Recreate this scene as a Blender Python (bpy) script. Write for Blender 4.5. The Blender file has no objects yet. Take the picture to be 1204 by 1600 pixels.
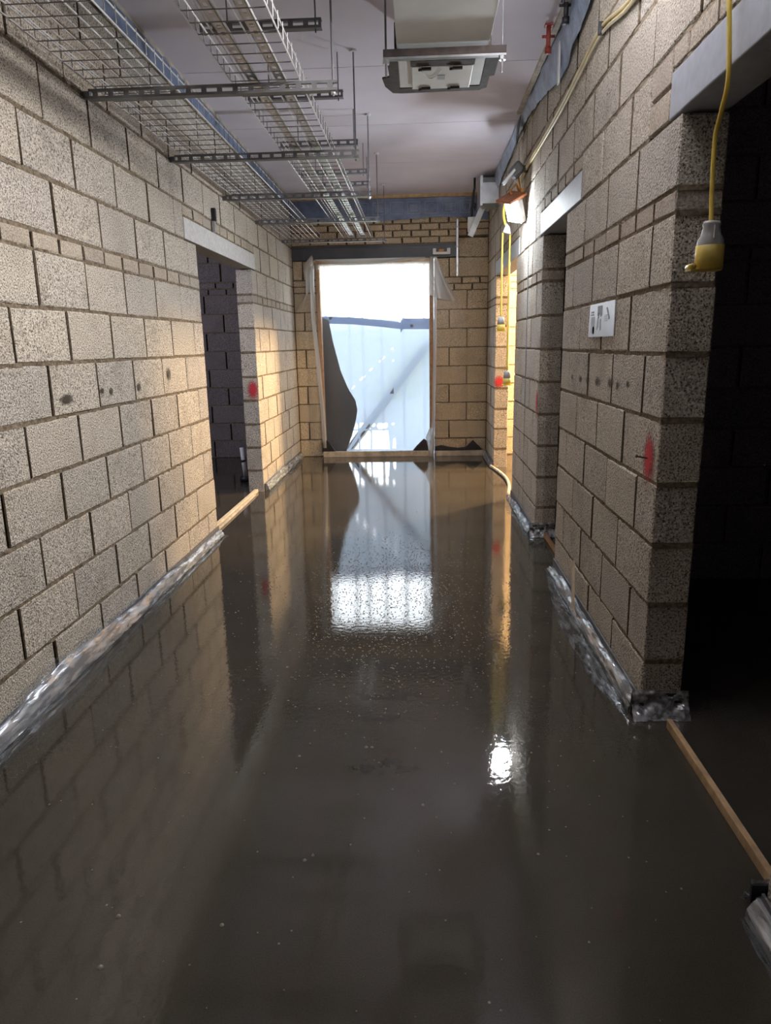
import bpy, bmesh, math, random
from mathutils import Vector, Matrix, noise
random.seed(7)
S = bpy.context.scene
COL = S.collection
# ------------------------------------------------------------------ camera
FPX = 1106.46
cd_ = bpy.data.cameras.new('camera'); cam = bpy.data.objects.new('camera', cd_); COL.objects.link(cam)
cd_.sensor_fit = 'VERTICAL'; cd_.sensor_height = 36.0; cd_.lens = FPX / 1600 * 36.0
cd_.clip_start = 0.05; cd_.clip_end = 300
CAMH = 1.393
Rv, Uv, Fv = (0.9987272, 0.0467508, -0.0189286), (0.0076179, 0.2311650, 0.9728847), (-0.0498587, 0.9717907, -0.2305146)
cam.matrix_world = Matrix(((Rv[0], Uv[0], -Fv[0], 0), (Rv[1], Uv[1], -Fv[1], 0), (Rv[2], Uv[2], -Fv[2], CAMH), (0, 0, 0, 1)))
S.camera = cam
# ------------------------------------------------------------------ exposure, sky, lamps
S.view_settings.view_transform = 'Standard'; S.view_settings.look = 'None'
S.view_settings.gamma = 1.0; S.view_settings.use_curve_mapping = False
S.view_settings.exposure = 0.0
S.cycles.caustics_reflective = False; S.cycles.caustics_refractive = False
W = bpy.data.worlds.new('sky'); S.world = W; W.use_nodes = True
bgn = W.node_tree.nodes['Background']; bgn.inputs[0].default_value = (0.86, 0.93, 1.0, 1); bgn.inputs[1].default_value = 7.0
def lamp(name, kind, loc, target, power, col, size=0.3, size_y=None):
    d = bpy.data.lights.new(name, kind); o = bpy.data.objects.new(name, d); COL.objects.link(o)
    o.location = loc; d.energy = power; d.color = col
    if kind == 'AREA':
        d.shape = 'RECTANGLE'; d.size = size; d.size_y = size_y or size
    else: d.shadow_soft_size = size
    o.rotation_euler = (Vector(target) - Vector(loc)).to_track_quat('-Z', 'Y').to_euler()
    return o
lamp('side_room_lamp', 'AREA', (2.7, 8.25, 2.5), (-1.5, 6.0, 0.9), 400, (1.0, 0.68, 0.36), 0.28)
lamp('side_room_lamp_high', 'AREA', (2.7, 7.1, 2.6), (0.9, 8.6, 1.0), 110, (1.0, 0.68, 0.36), 0.35)
lamp('fill_behind_camera', 'AREA', (0.1, -2.4, 2.7), (-0.3, 3.0, 1.0), 3.5, (1.0, 0.86, 0.76), 0.5)  # unseen weak fill added behind the camera, no real fitting
lamp('corridor_lamp_near', 'AREA', (0.70, 2.47, 2.86), (-1.54, 2.70, 2.55), 78, (1.0, 0.95, 0.92), 0.25)
lamp('right_room_fill', 'AREA', (3.6, 0.6, 2.7), (2.0, 4.1, 1.2), 1.2, (0.95, 0.85, 1.0), 0.3)  # dim fill added so blocks in the dark room just show
lamp('left_room_fill', 'AREA', (-3.6, 5.4, 2.6), (-2.2, 8.9, 0.9), 32, (0.80, 0.80, 1.0), 0.5)  # unseen fill added to brighten the left room
LED_STRENGTH = 560.0

# ------------------------------------------------------------------ material helpers
def newmat(n):
    m = bpy.data.materials.new(n); m.use_nodes = True
    nt = m.node_tree; nt.nodes.clear()
    out = nt.nodes.new('ShaderNodeOutputMaterial')
    return m, nt, out
def N(nt, t, **kw):
    n = nt.nodes.new(t)
    for k, v in kw.items():
        if k.startswith('i_'): n.inputs[k[2:].replace('_', ' ')].default_value = v
        elif k.startswith('n_'): n.inputs[int(k[2:])].default_value = v
        else: setattr(n, k, v)
    return n
def ramp(nt, fac, stops):
    r = nt.nodes.new('ShaderNodeValToRGB'); e = r.color_ramp.elements
    while len(e) < len(stops): e.new(0.5)
    for i, (p_, c) in enumerate(stops):
        e[i].position = p_; e[i].color = (*c, 1) if len(c) == 3 else c
    nt.links.new(fac, r.inputs[0]); return r
def mixc(nt, fac, a, b, mode='MIX'):
    m = nt.nodes.new('ShaderNodeMix'); m.data_type = 'RGBA'; m.blend_type = mode
    for idx, v in ((0, fac), (6, a), (7, b)):
        if hasattr(v, 'is_output'): nt.links.new(v, m.inputs[idx])
        else: m.inputs[idx].default_value = v if idx == 0 else (*v, 1)
    return m.outputs[2]
def pos_rand(nt, amt=60.0):
    g = nt.nodes.new('ShaderNodeNewGeometry'); oi = nt.nodes.new('ShaderNodeObjectInfo')
    mu = N(nt, 'ShaderNodeMath', operation='MULTIPLY'); nt.links.new(oi.outputs['Random'], mu.inputs[0]); mu.inputs[1].default_value = amt
    ad = N(nt, 'ShaderNodeVectorMath', operation='ADD'); nt.links.new(g.outputs['Position'], ad.inputs[0]); nt.links.new(mu.outputs[0], ad.inputs[1])
    return ad.outputs[0], oi.outputs['Random']
def simple(n, col, rough=0.6, metal=0.0, nscale=25.0, var=0.25, bump=0.0, spec=0.5):
    m, nt, out = newmat(n); b = N(nt, 'ShaderNodeBsdfPrincipled')
    v, r = pos_rand(nt)
    t = N(nt, 'ShaderNodeTexNoise', i_Scale=nscale, i_Detail=4.0); nt.links.new(v, t.inputs['Vector'])
    lo = tuple(c * (1 - var) for c in col); hi = tuple(min(1, c * (1 + var)) for c in col)
    rp = ramp(nt, t.outputs['Fac'], [(0.3, lo), (0.7, hi)])
    nt.links.new(rp.outputs[0], b.inputs['Base Color'])
    b.inputs['Roughness'].default_value = rough; b.inputs['Metallic'].default_value = metal
    b.inputs['Specular IOR Level'].default_value = spec
    if bump:
        bp = N(nt, 'ShaderNodeBump', i_Strength=1.0, i_Distance=bump); nt.links.new(t.outputs['Fac'], bp.inputs['Height']); nt.links.new(bp.outputs[0], b.inputs['Normal'])
    nt.links.new(b.outputs[0], out.inputs[0]); return m
def block_mat(n, base, dark, pits=1.0, stain=0.5):
    m, nt, out = newmat(n); b = N(nt, 'ShaderNodeBsdfPrincipled', i_Roughness=0.95); b.inputs['Specular IOR Level'].default_value = 0.1
    v, r = pos_rand(nt)
    t1 = N(nt, 'ShaderNodeTexNoise', i_Scale=150.0, i_Detail=3.0, i_Roughness=0.65); nt.links.new(v, t1.inputs['Vector'])
    t2 = N(nt, 'ShaderNodeTexNoise', i_Scale=5.0, i_Detail=5.0); nt.links.new(v, t2.inputs['Vector'])
    t3 = N(nt, 'ShaderNodeTexVoronoi', i_Scale=120.0); nt.links.new(v, t3.inputs['Vector'])
    c1 = ramp(nt, t1.outputs['Fac'], [(0.36, dark), (0.46, tuple(x * 0.72 for x in base)), (0.56, base), (0.75, tuple(min(1, x * 1.28) for x in base))])
    c2 = ramp(nt, t2.outputs['Fac'], [(0.28, (0.66, 0.64, 0.6)), (0.5, (1, 1, 1))])
    c = mixc(nt, stain, c1.outputs[0], c2.outputs[0], 'MULTIPLY')
    c3 = ramp(nt, r, [(0.0, (0.92, 0.92, 0.93)), (0.5, (0.99, 0.98, 0.96)), (1.0, (1.07, 1.05, 1.01))])
    c = mixc(nt, 1.0, c, c3.outputs[0], 'MULTIPLY')
    nt.links.new(c, b.inputs['Base Color'])
    ad = N(nt, 'ShaderNodeMath', operation='ADD'); nt.links.new(c1.outputs[0], ad.inputs[0]); nt.links.new(t3.outputs['Distance'], ad.inputs[1])
    bp = N(nt, 'ShaderNodeBump', i_Strength=0.7 * pits, i_Distance=0.006); nt.links.new(ad.outputs[0], bp.inputs['Height']); nt.links.new(bp.outputs[0], b.inputs['Normal'])
    nt.links.new(b.outputs[0], out.inputs[0]); return m
def sheet_mat(n, col, transp, transl, gloss, rough=0.25, tint=(1, 1, 1)):
    """thin plastic sheet: clear, milky and shiny shares"""
    m, nt, out = newmat(n)
    tr = N(nt, 'ShaderNodeBsdfTransparent'); tr.inputs[0].default_value = (*tint, 1)
    tl = N(nt, 'ShaderNodeBsdfTranslucent'); tl.inputs[0].default_value = (*col, 1)
    df = N(nt, 'ShaderNodeBsdfDiffuse'); df.inputs[0].default_value = (*col, 1)
    gl = N(nt, 'ShaderNodeBsdfGlossy', i_Roughness=rough)
    v, r = pos_rand(nt, 0)
    t = N(nt, 'ShaderNodeTexNoise', i_Scale=9.0, i_Detail=3.0); nt.links.new(v, t.inputs['Vector'])
    bp = N(nt, 'ShaderNodeBump', i_Strength=0.3, i_Distance=0.02); nt.links.new(t.outputs['Fac'], bp.inputs['Height']); nt.links.new(bp.outputs[0], gl.inputs['Normal'])
    a = N(nt, 'ShaderNodeMixShader', n_0=0.35); nt.links.new(tl.outputs[0], a.inputs[1]); nt.links.new(df.outputs[0], a.inputs[2])
    b = N(nt, 'ShaderNodeMixShader', n_0=transp); nt.links.new(a.outputs[0], b.inputs[1]); nt.links.new(tr.outputs[0], b.inputs[2])
    c = N(nt, 'ShaderNodeMixShader', n_0=gloss); nt.links.new(b.outputs[0], c.inputs[1]); nt.links.new(gl.outputs[0], c.inputs[2])
    nt.links.new(c.outputs[0], out.inputs[0]); return m
M = {}
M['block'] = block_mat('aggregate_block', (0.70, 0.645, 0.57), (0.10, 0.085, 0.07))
M['brick'] = block_mat('coursing_brick', (0.52, 0.46, 0.39), (0.26, 0.22, 0.18), 0.5)
M['end_block'] = block_mat('end_block', (0.76, 0.65, 0.49), (0.26, 0.20, 0.13))
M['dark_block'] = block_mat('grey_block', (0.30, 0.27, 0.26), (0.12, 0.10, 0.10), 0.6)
M['mortar'] = simple('mortar', (0.20, 0.16, 0.115), 0.95, 0, 60, 0.45, 0.006, 0.1)
M['perp_mortar_shade'] = simple('perp_mortar_shade', (0.10, 0.078, 0.055), 0.95, 0, 60, 0.4, 0.004, 0.1)  # mortar darkened to stand in for shade inside the open upright joints
M['concrete'] = simple('lintel_concrete', (0.56, 0.55, 0.54), 0.85, 0, 40, 0.12, 0.0015, 0.2)
M['lintel_blue'] = simple('lintel_grey', (0.43, 0.46, 0.52), 0.6, 0, 30, 0.08, 0.0005)
M['board'] = simple('ceiling_board', (0.80, 0.765, 0.86), 0.9, 0, 2.0, 0.06, 0, 0.15)
M['timber'] = simple('pale_timber', (0.52, 0.36, 0.20), 0.75, 0, 18, 0.25)
M['pale_lath'] = simple('pale_lath', (0.66, 0.55, 0.40), 0.75, 0, 18, 0.15)
M['timber_dark'] = simple('stained_timber', (0.42, 0.24, 0.12), 0.75, 0, 18, 0.25)
M['batten_grey'] = simple('splashed_batten', (0.50, 0.45, 0.38), 0.7, 0, 14, 0.3)
M['galv'] = simple('galvanised_steel', (0.60, 0.62, 0.65), 0.38, 0.85, 12, 0.15)
M['channel'] = simple('channel_steel', (0.20, 0.205, 0.22), 0.5, 0.4, 15, 0.2)
M['wire'] = simple('zinc_wire', (0.80, 0.81, 0.83), 0.4, 0.15, 15, 0.15)
M['wire_dark'] = simple('dull_wire', (0.26, 0.26, 0.28), 0.5, 0.7, 15, 0.2)
M['beam'] = simple('painted_steel', (0.085, 0.095, 0.115), 0.45, 0.0, 6, 0.2)
M['duct'] = simple('duct_steel', (0.86, 0.90, 0.94), 0.6, 0.0, 4, 0.08)
M['black'] = simple('black_membrane', (0.018, 0.019, 0.024), 0.5, 0, 20, 0.4, 0.004)
M['seal'] = simple('brown_seal', (0.05, 0.038, 0.036), 0.8, 0, 20, 0.4, 0.003)
M['blue'] = simple('blue_membrane', (0.16, 0.22, 0.36), 0.38, 0, 9, 0.3, 0.01)
M['blue_pale'] = simple('pale_blue_membrane', (0.34, 0.42, 0.56), 0.35, 0, 9, 0.3, 0.02)
M['print'] = simple('membrane_print', (0.34, 0.40, 0.52), 0.5, 0, 9, 0.1)
M['white'] = simple('white_plastic', (0.80, 0.82, 0.83), 0.45, 0, 9, 0.05)
M['grey_plastic'] = simple('grey_plastic', (0.50, 0.51, 0.52), 0.45, 0, 30, 0.06)
M['yellow'] = simple('yellow_cable', (0.78, 0.58, 0.10), 0.45, 0, 9, 0.08)
M['yellow_pale'] = simple('dusty_yellow_cable', (0.66, 0.56, 0.32), 0.55, 0, 9, 0.12)
M['socket_yellow'] = simple('socket_yellow', (0.72, 0.55, 0.12), 0.45, 0, 9, 0.08)
M['orange'] = simple('orange_paint', (0.62, 0.30, 0.08), 0.5, 0, 30, 0.2)
M['redbrown'] = simple('red_oxide', (0.30, 0.045, 0.035), 0.5, 0, 30, 0.25)
M['rust'] = simple('brown_label', (0.40, 0.15, 0.07), 0.6, 0, 30, 0.2)
M['foam'] = simple('edge_foam', (0.13, 0.13, 0.14), 0.7, 0, 30, 0.3)
M['paper'] = simple('poster_paper', (0.70, 0.76, 0.86), 0.35, 0, 9, 0.05)
M['ink'] = simple('poster_ink', (0.14, 0.16, 0.20), 0.5, 0, 9, 0.2)
M['ink_grey'] = simple('poster_grey', (0.40, 0.45, 0.52), 0.5, 0, 9, 0.2)
M['pale_post'] = simple('pale_post', (0.62, 0.64, 0.66), 0.7, 0, 9, 0.05)
M['gravel'] = simple('outside_ground', (0.66, 0.64, 0.60), 0.95, 0, 30, 0.2)
M['grass'] = simple('outside_bank', (0.50, 0.50, 0.16), 0.95, 0, 6, 0.3)
M['steel_dark'] = simple('nail_steel', (0.05, 0.045, 0.04), 0.5, 0.6)
M['poly'] = sheet_mat('clear_polythene', (0.80, 0.83, 0.86), 0.93, 0.1, 0.06, 0.3)
M['poly_fold'] = sheet_mat('folded_polythene', (0.80, 0.82, 0.83), 0.22, 0.1, 0.10, 0.25)
M['poly_flap'] = sheet_mat('polythene_flap', (0.74, 0.76, 0.79), 0.35, 0.1, 0.08, 0.3)
M['poly_wall'] = sheet_mat('thin_polythene', (0.7, 0.7, 0.68), 0.90, 0.1, 0.03, 0.3)
M['tarp'] = sheet_mat('blue_white_tarp', (0.25, 0.31, 0.395), 0.045, 0.1, 0.02, 0.4, (0.9, 0.95, 1))
M['tarp_hem'] = sheet_mat('tarp_hem', (0.17, 0.23, 0.38), 0.02, 0.1, 0.02, 0.4)
M['curtain'] = sheet_mat('grey_membrane', (0.12, 0.122, 0.125), 0.02, 0.1, 0.03, 0.4)
def film_mat(name, lo, hi, bump, met, col=(0.46, 0.49, 0.54)):
    m, nt, out = newmat(name)
    tr = N(nt, 'ShaderNodeBsdfTransparent'); tr.inputs[0].default_value = (0.90, 0.92, 0.95, 1)
    b = N(nt, 'ShaderNodeBsdfPrincipled', i_Roughness=0.2, i_Metallic=met); b.inputs['Base Color'].default_value = (*col, 1)
    v, r = pos_rand(nt, 0)
    mp = N(nt, 'ShaderNodeMapping'); mp.inputs['Scale'].default_value = (1, .2, 1); nt.links.new(v, mp.inputs['Vector'])
    t = N(nt, 'ShaderNodeTexNoise', i_Scale=60.0, i_Detail=3.0, i_Distortion=1.0); nt.links.new(mp.outputs[0], t.inputs['Vector'])
    bp = N(nt, 'ShaderNodeBump', i_Strength=0.8, i_Distance=bump); nt.links.new(t.outputs['Fac'], bp.inputs['Height']); nt.links.new(bp.outputs[0], b.inputs['Normal'])
    t2 = N(nt, 'ShaderNodeTexNoise', i_Scale=45.0, i_Detail=3.0); nt.links.new(mp.outputs[0], t2.inputs['Vector'])
    rp = ramp(nt, t2.outputs['Fac'], [(0.40, (lo,) * 3), (0.66, (hi,) * 3)])
    mx = N(nt, 'ShaderNodeMixShader'); nt.links.new(rp.outputs[0], mx.inputs[0]); nt.links.new(tr.outputs[0], mx.inputs[1]); nt.links.new(b.outputs[0], mx.inputs[2])
    nt.links.new(mx.outputs[0], out.inputs[0]); return m
M['film'] = film_mat('silvery_film', .40, .92, .0028, .35, (.60, .63, .68))
M['film_clear'] = film_mat('clear_film', .02, .30, .008, .3)
M['bubble'] = simple('bubble', (0.22, 0.20, 0.17), 0.06, 0, 9, 0.2, 0, 0.9)
def screed_mat():
    m, nt, out = newmat('wet_screed'); b = N(nt, 'ShaderNodeBsdfPrincipled')
    g = nt.nodes.new('ShaderNodeNewGeometry')
    t1 = N(nt, 'ShaderNodeTexNoise', i_Scale=1.3, i_Detail=5.0); nt.links.new(g.outputs['Position'], t1.inputs['Vector'])
    t2 = N(nt, 'ShaderNodeTexNoise', i_Scale=260.0, i_Detail=2.0); nt.links.new(g.outputs['Position'], t2.inputs['Vector'])
    c1 = ramp(nt, t1.outputs['Fac'], [(0.3, (0.044, 0.039, 0.031)), (0.7, (0.062, 0.055, 0.044))])
    c2 = ramp(nt, t2.outputs['Fac'], [(0.3, (0.80,) * 3), (0.65, (1.08,) * 3)])
    c = mixc(nt, 1.0, c1.outputs[0], c2.outputs[0], 'MULTIPLY')
    # dull damp patches in the middle of the pour
    mask = None
    for (x, y, rx, ry) in ((-0.13, 2.63, 0.17, 0.06), (-0.15, 2.45, 0.10, 0.035), (-0.13, 2.13, 0.15, 0.06)):
        s1 = N(nt, 'ShaderNodeVectorMath', operation='SUBTRACT', n_1=(x, y, 0)); nt.links.new(g.outputs['Position'], s1.inputs[0])
        s2 = N(nt, 'ShaderNodeVectorMath', operation='DIVIDE', n_1=(rx, ry, 1)); nt.links.new(s1.outputs[0], s2.inputs[0])
        ln = N(nt, 'ShaderNodeVectorMath', operation='LENGTH'); nt.links.new(s2.outputs[0], ln.inputs[0])
        rp = ramp(nt, ln.outputs['Value'], [(0.35, (1,) * 3), (1.0, (0,) * 3)])
        if mask is None: mask = rp.outputs[0]
        else: mask = mixc(nt, 1.0, mask, rp.outputs[0], 'ADD')
    t4 = N(nt, 'ShaderNodeTexNoise', i_Scale=22.0, i_Detail=4.0); nt.links.new(g.outputs['Position'], t4.inputs['Vector'])
    rp4 = ramp(nt, t4.outputs['Fac'], [(0.45, (0,) * 3), (0.6, (1,) * 3)])
    mask = mixc(nt, 1.0, mask, rp4.outputs[0], 'MULTIPLY')
    c = mixc(nt, mask, c, (0.022, 0.019, 0.015))
    nt.links.new(c, b.inputs['Base Color'])
    rr = ramp(nt, mask, [(0.0, (0.03,) * 3), (1.0, (0.12,) * 3)]); nt.links.new(rr.outputs[0], b.inputs['Roughness'])
    b.inputs['IOR'].default_value = 1.62
    t3 = N(nt, 'ShaderNodeTexNoise', i_Scale=42.0, i_Detail=4.0); nt.links.new(g.outputs['Position'], t3.inputs['Vector'])
    bp = N(nt, 'ShaderNodeBump', i_Strength=0.38, i_Distance=0.0009); nt.links.new(t3.outputs['Fac'], bp.inputs['Height']); nt.links.new(bp.outputs[0], b.inputs['Normal'])
    nt.links.new(b.outputs[0], out.inputs[0]); return m
M['screed'] = screed_mat()
def spray_mat(name='red_spray', col=(0.62, 0.035, 0.05)):
    m, nt, out = newmat(name); b = N(nt, 'ShaderNodeBsdfPrincipled', i_Roughness=0.8); b.inputs['Base Color'].default_value = (*col, 1)
    tr = N(nt, 'ShaderNodeBsdfTransparent'); tc = nt.nodes.new('ShaderNodeTexCoord')
    ln = N(nt, 'ShaderNodeVectorMath', operation='LENGTH'); nt.links.new(tc.outputs['Object'], ln.inputs[0])
    t = N(nt, 'ShaderNodeTexNoise', i_Scale=7.0, i_Detail=6.0, i_Roughness=0.7); nt.links.new(tc.outputs['Object'], t.inputs['Vector'])
    ad = N(nt, 'ShaderNodeMath', operation='MULTIPLY_ADD', n_1=2.2); nt.links.new(t.outputs['Fac'], ad.inputs[0]); nt.links.new(ln.outputs['Value'], ad.inputs[2])
    hf = N(nt, 'ShaderNodeMath', operation='MULTIPLY', n_1=0.5); nt.links.new(ad.outputs[0], hf.inputs[0])
    rp = ramp(nt, hf.outputs[0], [(0.76, (0.95,) * 3), (0.98, (0.0,) * 3)])
    mx = N(nt, 'ShaderNodeMixShader'); nt.links.new(rp.outputs[0], mx.inputs[0]); nt.links.new(tr.outputs[0], mx.inputs[1]); nt.links.new(b.outputs[0], mx.inputs[2])
    nt.links.new(mx.outputs[0], out.inputs[0]); return m
M['spray'] = spray_mat()
M['stain'] = spray_mat('dark_stain', (0.06, 0.045, 0.03))
def emit_mat(n, col, st):
    m, nt, out = newmat(n); e = N(nt, 'ShaderNodeEmission'); e.inputs[0].default_value = (*col, 1); e.inputs[1].default_value = st
    nt.links.new(e.outputs[0], out.inputs[0]); return m
M['lens'] = emit_mat('lamp_lens', (0.86, 0.93, 1.0), LED_STRENGTH)

# ------------------------------------------------------------------ mesh helpers
class MB:
    def __init__(s): s.v = []; s.f = []
    def box(s, a, b):
        n = len(s.v); (x0, y0, z0), (x1, y1, z1) = a, b
        s.v += [(x0, y0, z0), (x1, y0, z0), (x1, y1, z0), (x0, y1, z0), (x0, y0, z1), (x1, y0, z1), (x1, y1, z1), (x0, y1, z1)]
        s.f += [tuple(n + i for i in q) for q in ((0, 3, 2, 1), (4, 5, 6, 7), (0, 1, 5, 4), (1, 2, 6, 5), (2, 3, 7, 6), (3, 0, 4, 7))]; return s
    def tube(s, pts, r, k=8, r2=None, caps=True):
        pts = [Vector(p) for p in pts]; n0 = len(s.v); up = None
        for i, p in enumerate(pts):
            d = (pts[min(i + 1, len(pts) - 1)] - pts[max(i - 1, 0)]).normalized()
            if up is None: up = d.orthogonal().normalized()
            a = (up - d * up.dot(d)).normalized(); up = a; b = d.cross(a)
            rr = r if r2 is None else r + (r2 - r) * i / max(1, len(pts) - 1)
            for j in range(k):
                t = 2 * math.pi * j / k; s.v.append(tuple(p + (a * math.cos(t) + b * math.sin(t)) * rr))
        for i in range(len(pts) - 1):
            for j in range(k):
                q = n0 + i * k; s.f.append((q + j, q + (j + 1) % k, q + k + (j + 1) % k, q + k + j))
        if caps:
            s.f.append(tuple(n0 + j for j in reversed(range(k)))); e = n0 + (len(pts) - 1) * k; s.f.append(tuple(e + j for j in range(k)))
        return s
    def grid(s, fn, nu, nv):
        n = len(s.v)
        for i in range(nu + 1):
            for j in range(nv + 1): s.v.append(tuple(fn(i / nu, j / nv)))
        for i in range(nu):
            for j in range(nv):
                a = n + i * (nv + 1) + j; s.f.append((a, a + nv + 1, a + nv + 2, a + 1))
        return s
    def prism(s, poly, axis, d0, d1):
        """poly of 2-D points swept along axis 'x','y' or 'z'"""
        def P(q, d): return {'x': (d, q[0], q[1]), 'y': (q[0], d, q[1]), 'z': (q[0], q[1], d)}[axis]
        n = len(s.v); k = len(poly)
        s.v += [P(q, d0) for q in poly] + [P(q, d1) for q in poly]
        s.f += [tuple(n + i for i in range(k)), tuple(n + k + i for i in reversed(range(k)))]
        s.f += [(n + i, n + k + i, n + k + (i + 1) % k, n + (i + 1) % k) for i in range(k)]; return s
    def mesh(s, name, mat, smooth=False):
        me = bpy.data.meshes.new(name); me.from_pydata(s.v, [], s.f)
        bm = bmesh.new(); bm.from_mesh(me); bmesh.ops.recalc_face_normals(bm, faces=bm.faces); bm.to_mesh(me); bm.free()
        me.materials.append(M[mat] if isinstance(mat, str) else mat)
        if smooth: me.polygons.foreach_set('use_smooth', [True] * len(me.polygons))
        return me
    def build(s, name, mat, parent=None, smooth=False, loc=None):
        o = bpy.data.objects.new(name, s.mesh(name, mat, smooth)); COL.objects.link(o)
        if parent: o.parent = parent
        if loc: o.location = loc
        return o
def tag(o, label=None, cat=None, group=None, kind=None):
    for k, v in (('label', label), ('category', cat), ('group', group), ('kind', kind)):
        if v: o[k] = v
    return o
def empty(name, loc=(0, 0, 0), **kw):
    o = bpy.data.objects.new(name, None); COL.objects.link(o); o.location = loc; o.empty_display_size = 0.1
    return tag(o, **kw)
def bevel(o, w, seg=2):
    m = o.modifiers.new('bevel', 'BEVEL'); m.width = w; m.segments = seg; m.limit_method = 'ANGLE'; return o

# ------------------------------------------------------------------ setting constants
XL, XR, YE, ZC, TH = -1.539, 0.831, 9.0, 3.10, 0.15
PITCH = 0.445
YB, XLL, XRR = -4.0, -5.0, 4.2
# floor, ceiling, outer shell
MB().box((XLL, YB, -0.08), (XRR, YE + 0.15, 0.0)).build('floor', 'screed')
tag(bpy.data.objects['floor'], 'wet glossy dark brown floor screed reflecting the walls', kind='structure')
ceil = tag(MB().box((XLL, YB, ZC + 0.02), (XRR, YE + 0.3, ZC + 0.2)).build('ceiling', 'mortar'), 'pale lilac plasterboard ceiling with narrow joints', kind='structure')
seams = [-4.0, -2.35, -1.15, 0.05, 1.25, 2.45, 3.75, 4.985, 6.21, 7.44, 8.95]
for i in range(len(seams) - 1):
    a, b = seams[i] + 0.004, seams[i + 1] - 0.004
    MB().box((XL - 0.15, a, ZC), (XR + 0.15, b, ZC + 0.02)).build('ceiling_board', 'board', ceil)
for (x0, x1) in ((XLL, XL - 0.16), (XR + 0.16, XRR)):
    MB().box((x0, YB, ZC), (x1, YE, ZC + 0.02)).build('ceiling_board', 'board', ceil)
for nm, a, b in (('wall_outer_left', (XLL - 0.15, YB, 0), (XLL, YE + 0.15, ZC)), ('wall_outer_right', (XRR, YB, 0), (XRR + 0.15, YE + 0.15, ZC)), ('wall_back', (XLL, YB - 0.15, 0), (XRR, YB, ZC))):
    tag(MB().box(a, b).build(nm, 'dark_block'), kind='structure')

# blocks: a few shapes of each size, shared
BC = {}
def block_mesh(L, H, mat, T=TH, ends=False):
    key = (round(L, 2), round(H, 3), mat, T, ends)
    if key not in BC:
        vs = []
        nvar = 5 if abs(L - 0.435) < 0.012 else 2
        for k in range(nvar):
            bm = bmesh.new(); bmesh.ops.create_cube(bm, size=1.0)
            for v in bm.verts: v.co = Vector((v.co.x * L, v.co.y * T, v.co.z * H))
            bmesh.ops.bevel(bm, geom=list(bm.edges), offset=0.0042, segments=1, affect='EDGES')
            for v in bm.verts: v.co += Vector((random.uniform(-1, 1) * .0032, random.uniform(-1, 1) * .0012, random.uniform(-1, 1) * .0032))
            bmesh.ops.triangulate(bm, faces=[f for f in bm.faces if len(f.verts) > 4])
            me = bpy.data.meshes.new('block'); me.materials.append(M[mat]); me.materials.append(M['perp_mortar_shade'])
            if ends:
                bm.normal_update()
                for f in bm.faces:
                    if abs(f.normal.x) > .45: f.material_index = 1  # block ends and end bevels take the painted joint shade
            bm.to_mesh(me); bm.free(); vs.append(me)
        BC[key] = vs
    return random.choice(BC[key])
BED = {}
def lay(parent, name, axis, fixed, a, b, z0, z1, mat, gap=0.013, ends=False):
    L, H = b - a - gap, z1 - z0 - gap
    if L < 0.02: return
    o = bpy.data.objects.new(name, block_mesh(L, H, mat, TH, ends)); COL.objects.link(o); o.parent = parent
    c = (a + b) / 2; zc = (z0 + z1) / 2 + random.uniform(-.0012, .0012); j = random.uniform(-.0022, .0022)
    if axis == 'y': o.location = (fixed + j, c, zc); o.rotation_euler = (0, 0, math.pi / 2)
    else: o.location = (c, fixed + j, zc)
def course(parent, axis, fixed, a, b, z0, z1, off, pitch, name='block', mat='block'):
    k = math.floor((a - off) / pitch); cuts = [a]
    while True:
        k += 1; t = off + k * pitch
        if t >= b - 0.05: break
        if t > a + 0.05: cuts.append(t)
    cuts.append(b)
    BED.setdefault((parent.name, axis, round(fixed, 3)), []).append((a, b, z0))
    for i in range(len(cuts) - 1): lay(parent, name, axis, fixed, cuts[i], cuts[i + 1], z0, z1, mat, ends=0 < i < len(cuts) - 2)
# rows shared by the two long walls
ROWS = [(-0.01, 0.215)] + [(0.215 + .225 * i, 0.44 + .225 * i) for i in range(7)] + [(1.79, 1.865)] + [(1.865 + .225 * i, 2.09 + .225 * i) for i in range(5)] + [(2.99, 3.10)]
def beds(parent, runs, thick_axis, fixed, mat='mortar'):
    """runs: (a, b, z) ragged bed joints, a little behind the block faces"""
    m = MB()
    for a, b, z in runs:
        n = max(2, int((b - a) / .035)); base = len(m.v)
        for i in range(n + 1):
            t = a + .004 + (b - a - .008) * i / n; d = TH / 2 - .0035
            for sd, zz in ((-1, -1), (-1, 1), (1, 1), (1, -1)):
                q = sd * (d + random.uniform(-.004, .0035)); zc = z + zz * (.0085 + random.uniform(0, .0015))
                m.v.append((fixed + q, t, zc) if thick_axis == 'x' else (t, fixed + q, zc))
        for i in range(n):
            q = base + i * 4
            for j in range(4): m.f.append((q + j, q + (j + 1) % 4, q + 4 + (j + 1) % 4, q + 4 + j))
        m.f.append((base, base + 1, base + 2, base + 3)); e = base + n * 4; m.f.append((e + 3, e + 2, e + 1, e))
    return m.build('bed_mortar', mat, parent)
def long_wall(parent, axis, fixed, a, b, offs, ztop=3.10, zbot=-1, mat='block', skip=None):
    n = 0
    for z0, z1 in ROWS:
        thin = z1 - z0 < 0.08
        if not thin: n += 1
        if z0 >= ztop - .02 or z1 <= zbot + .02: continue
        z1 = min(z1, ztop); z0 = max(z0, zbot)
        o = offs[0] if thin else offs[n % 2]
        course(parent, axis, fixed, a, b, z0, z1, o, PITCH / 2 if thin else PITCH, 'brick' if thin else 'block', ('brick' if mat == 'block' else mat) if thin else mat)
IN = 0.045
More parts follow.
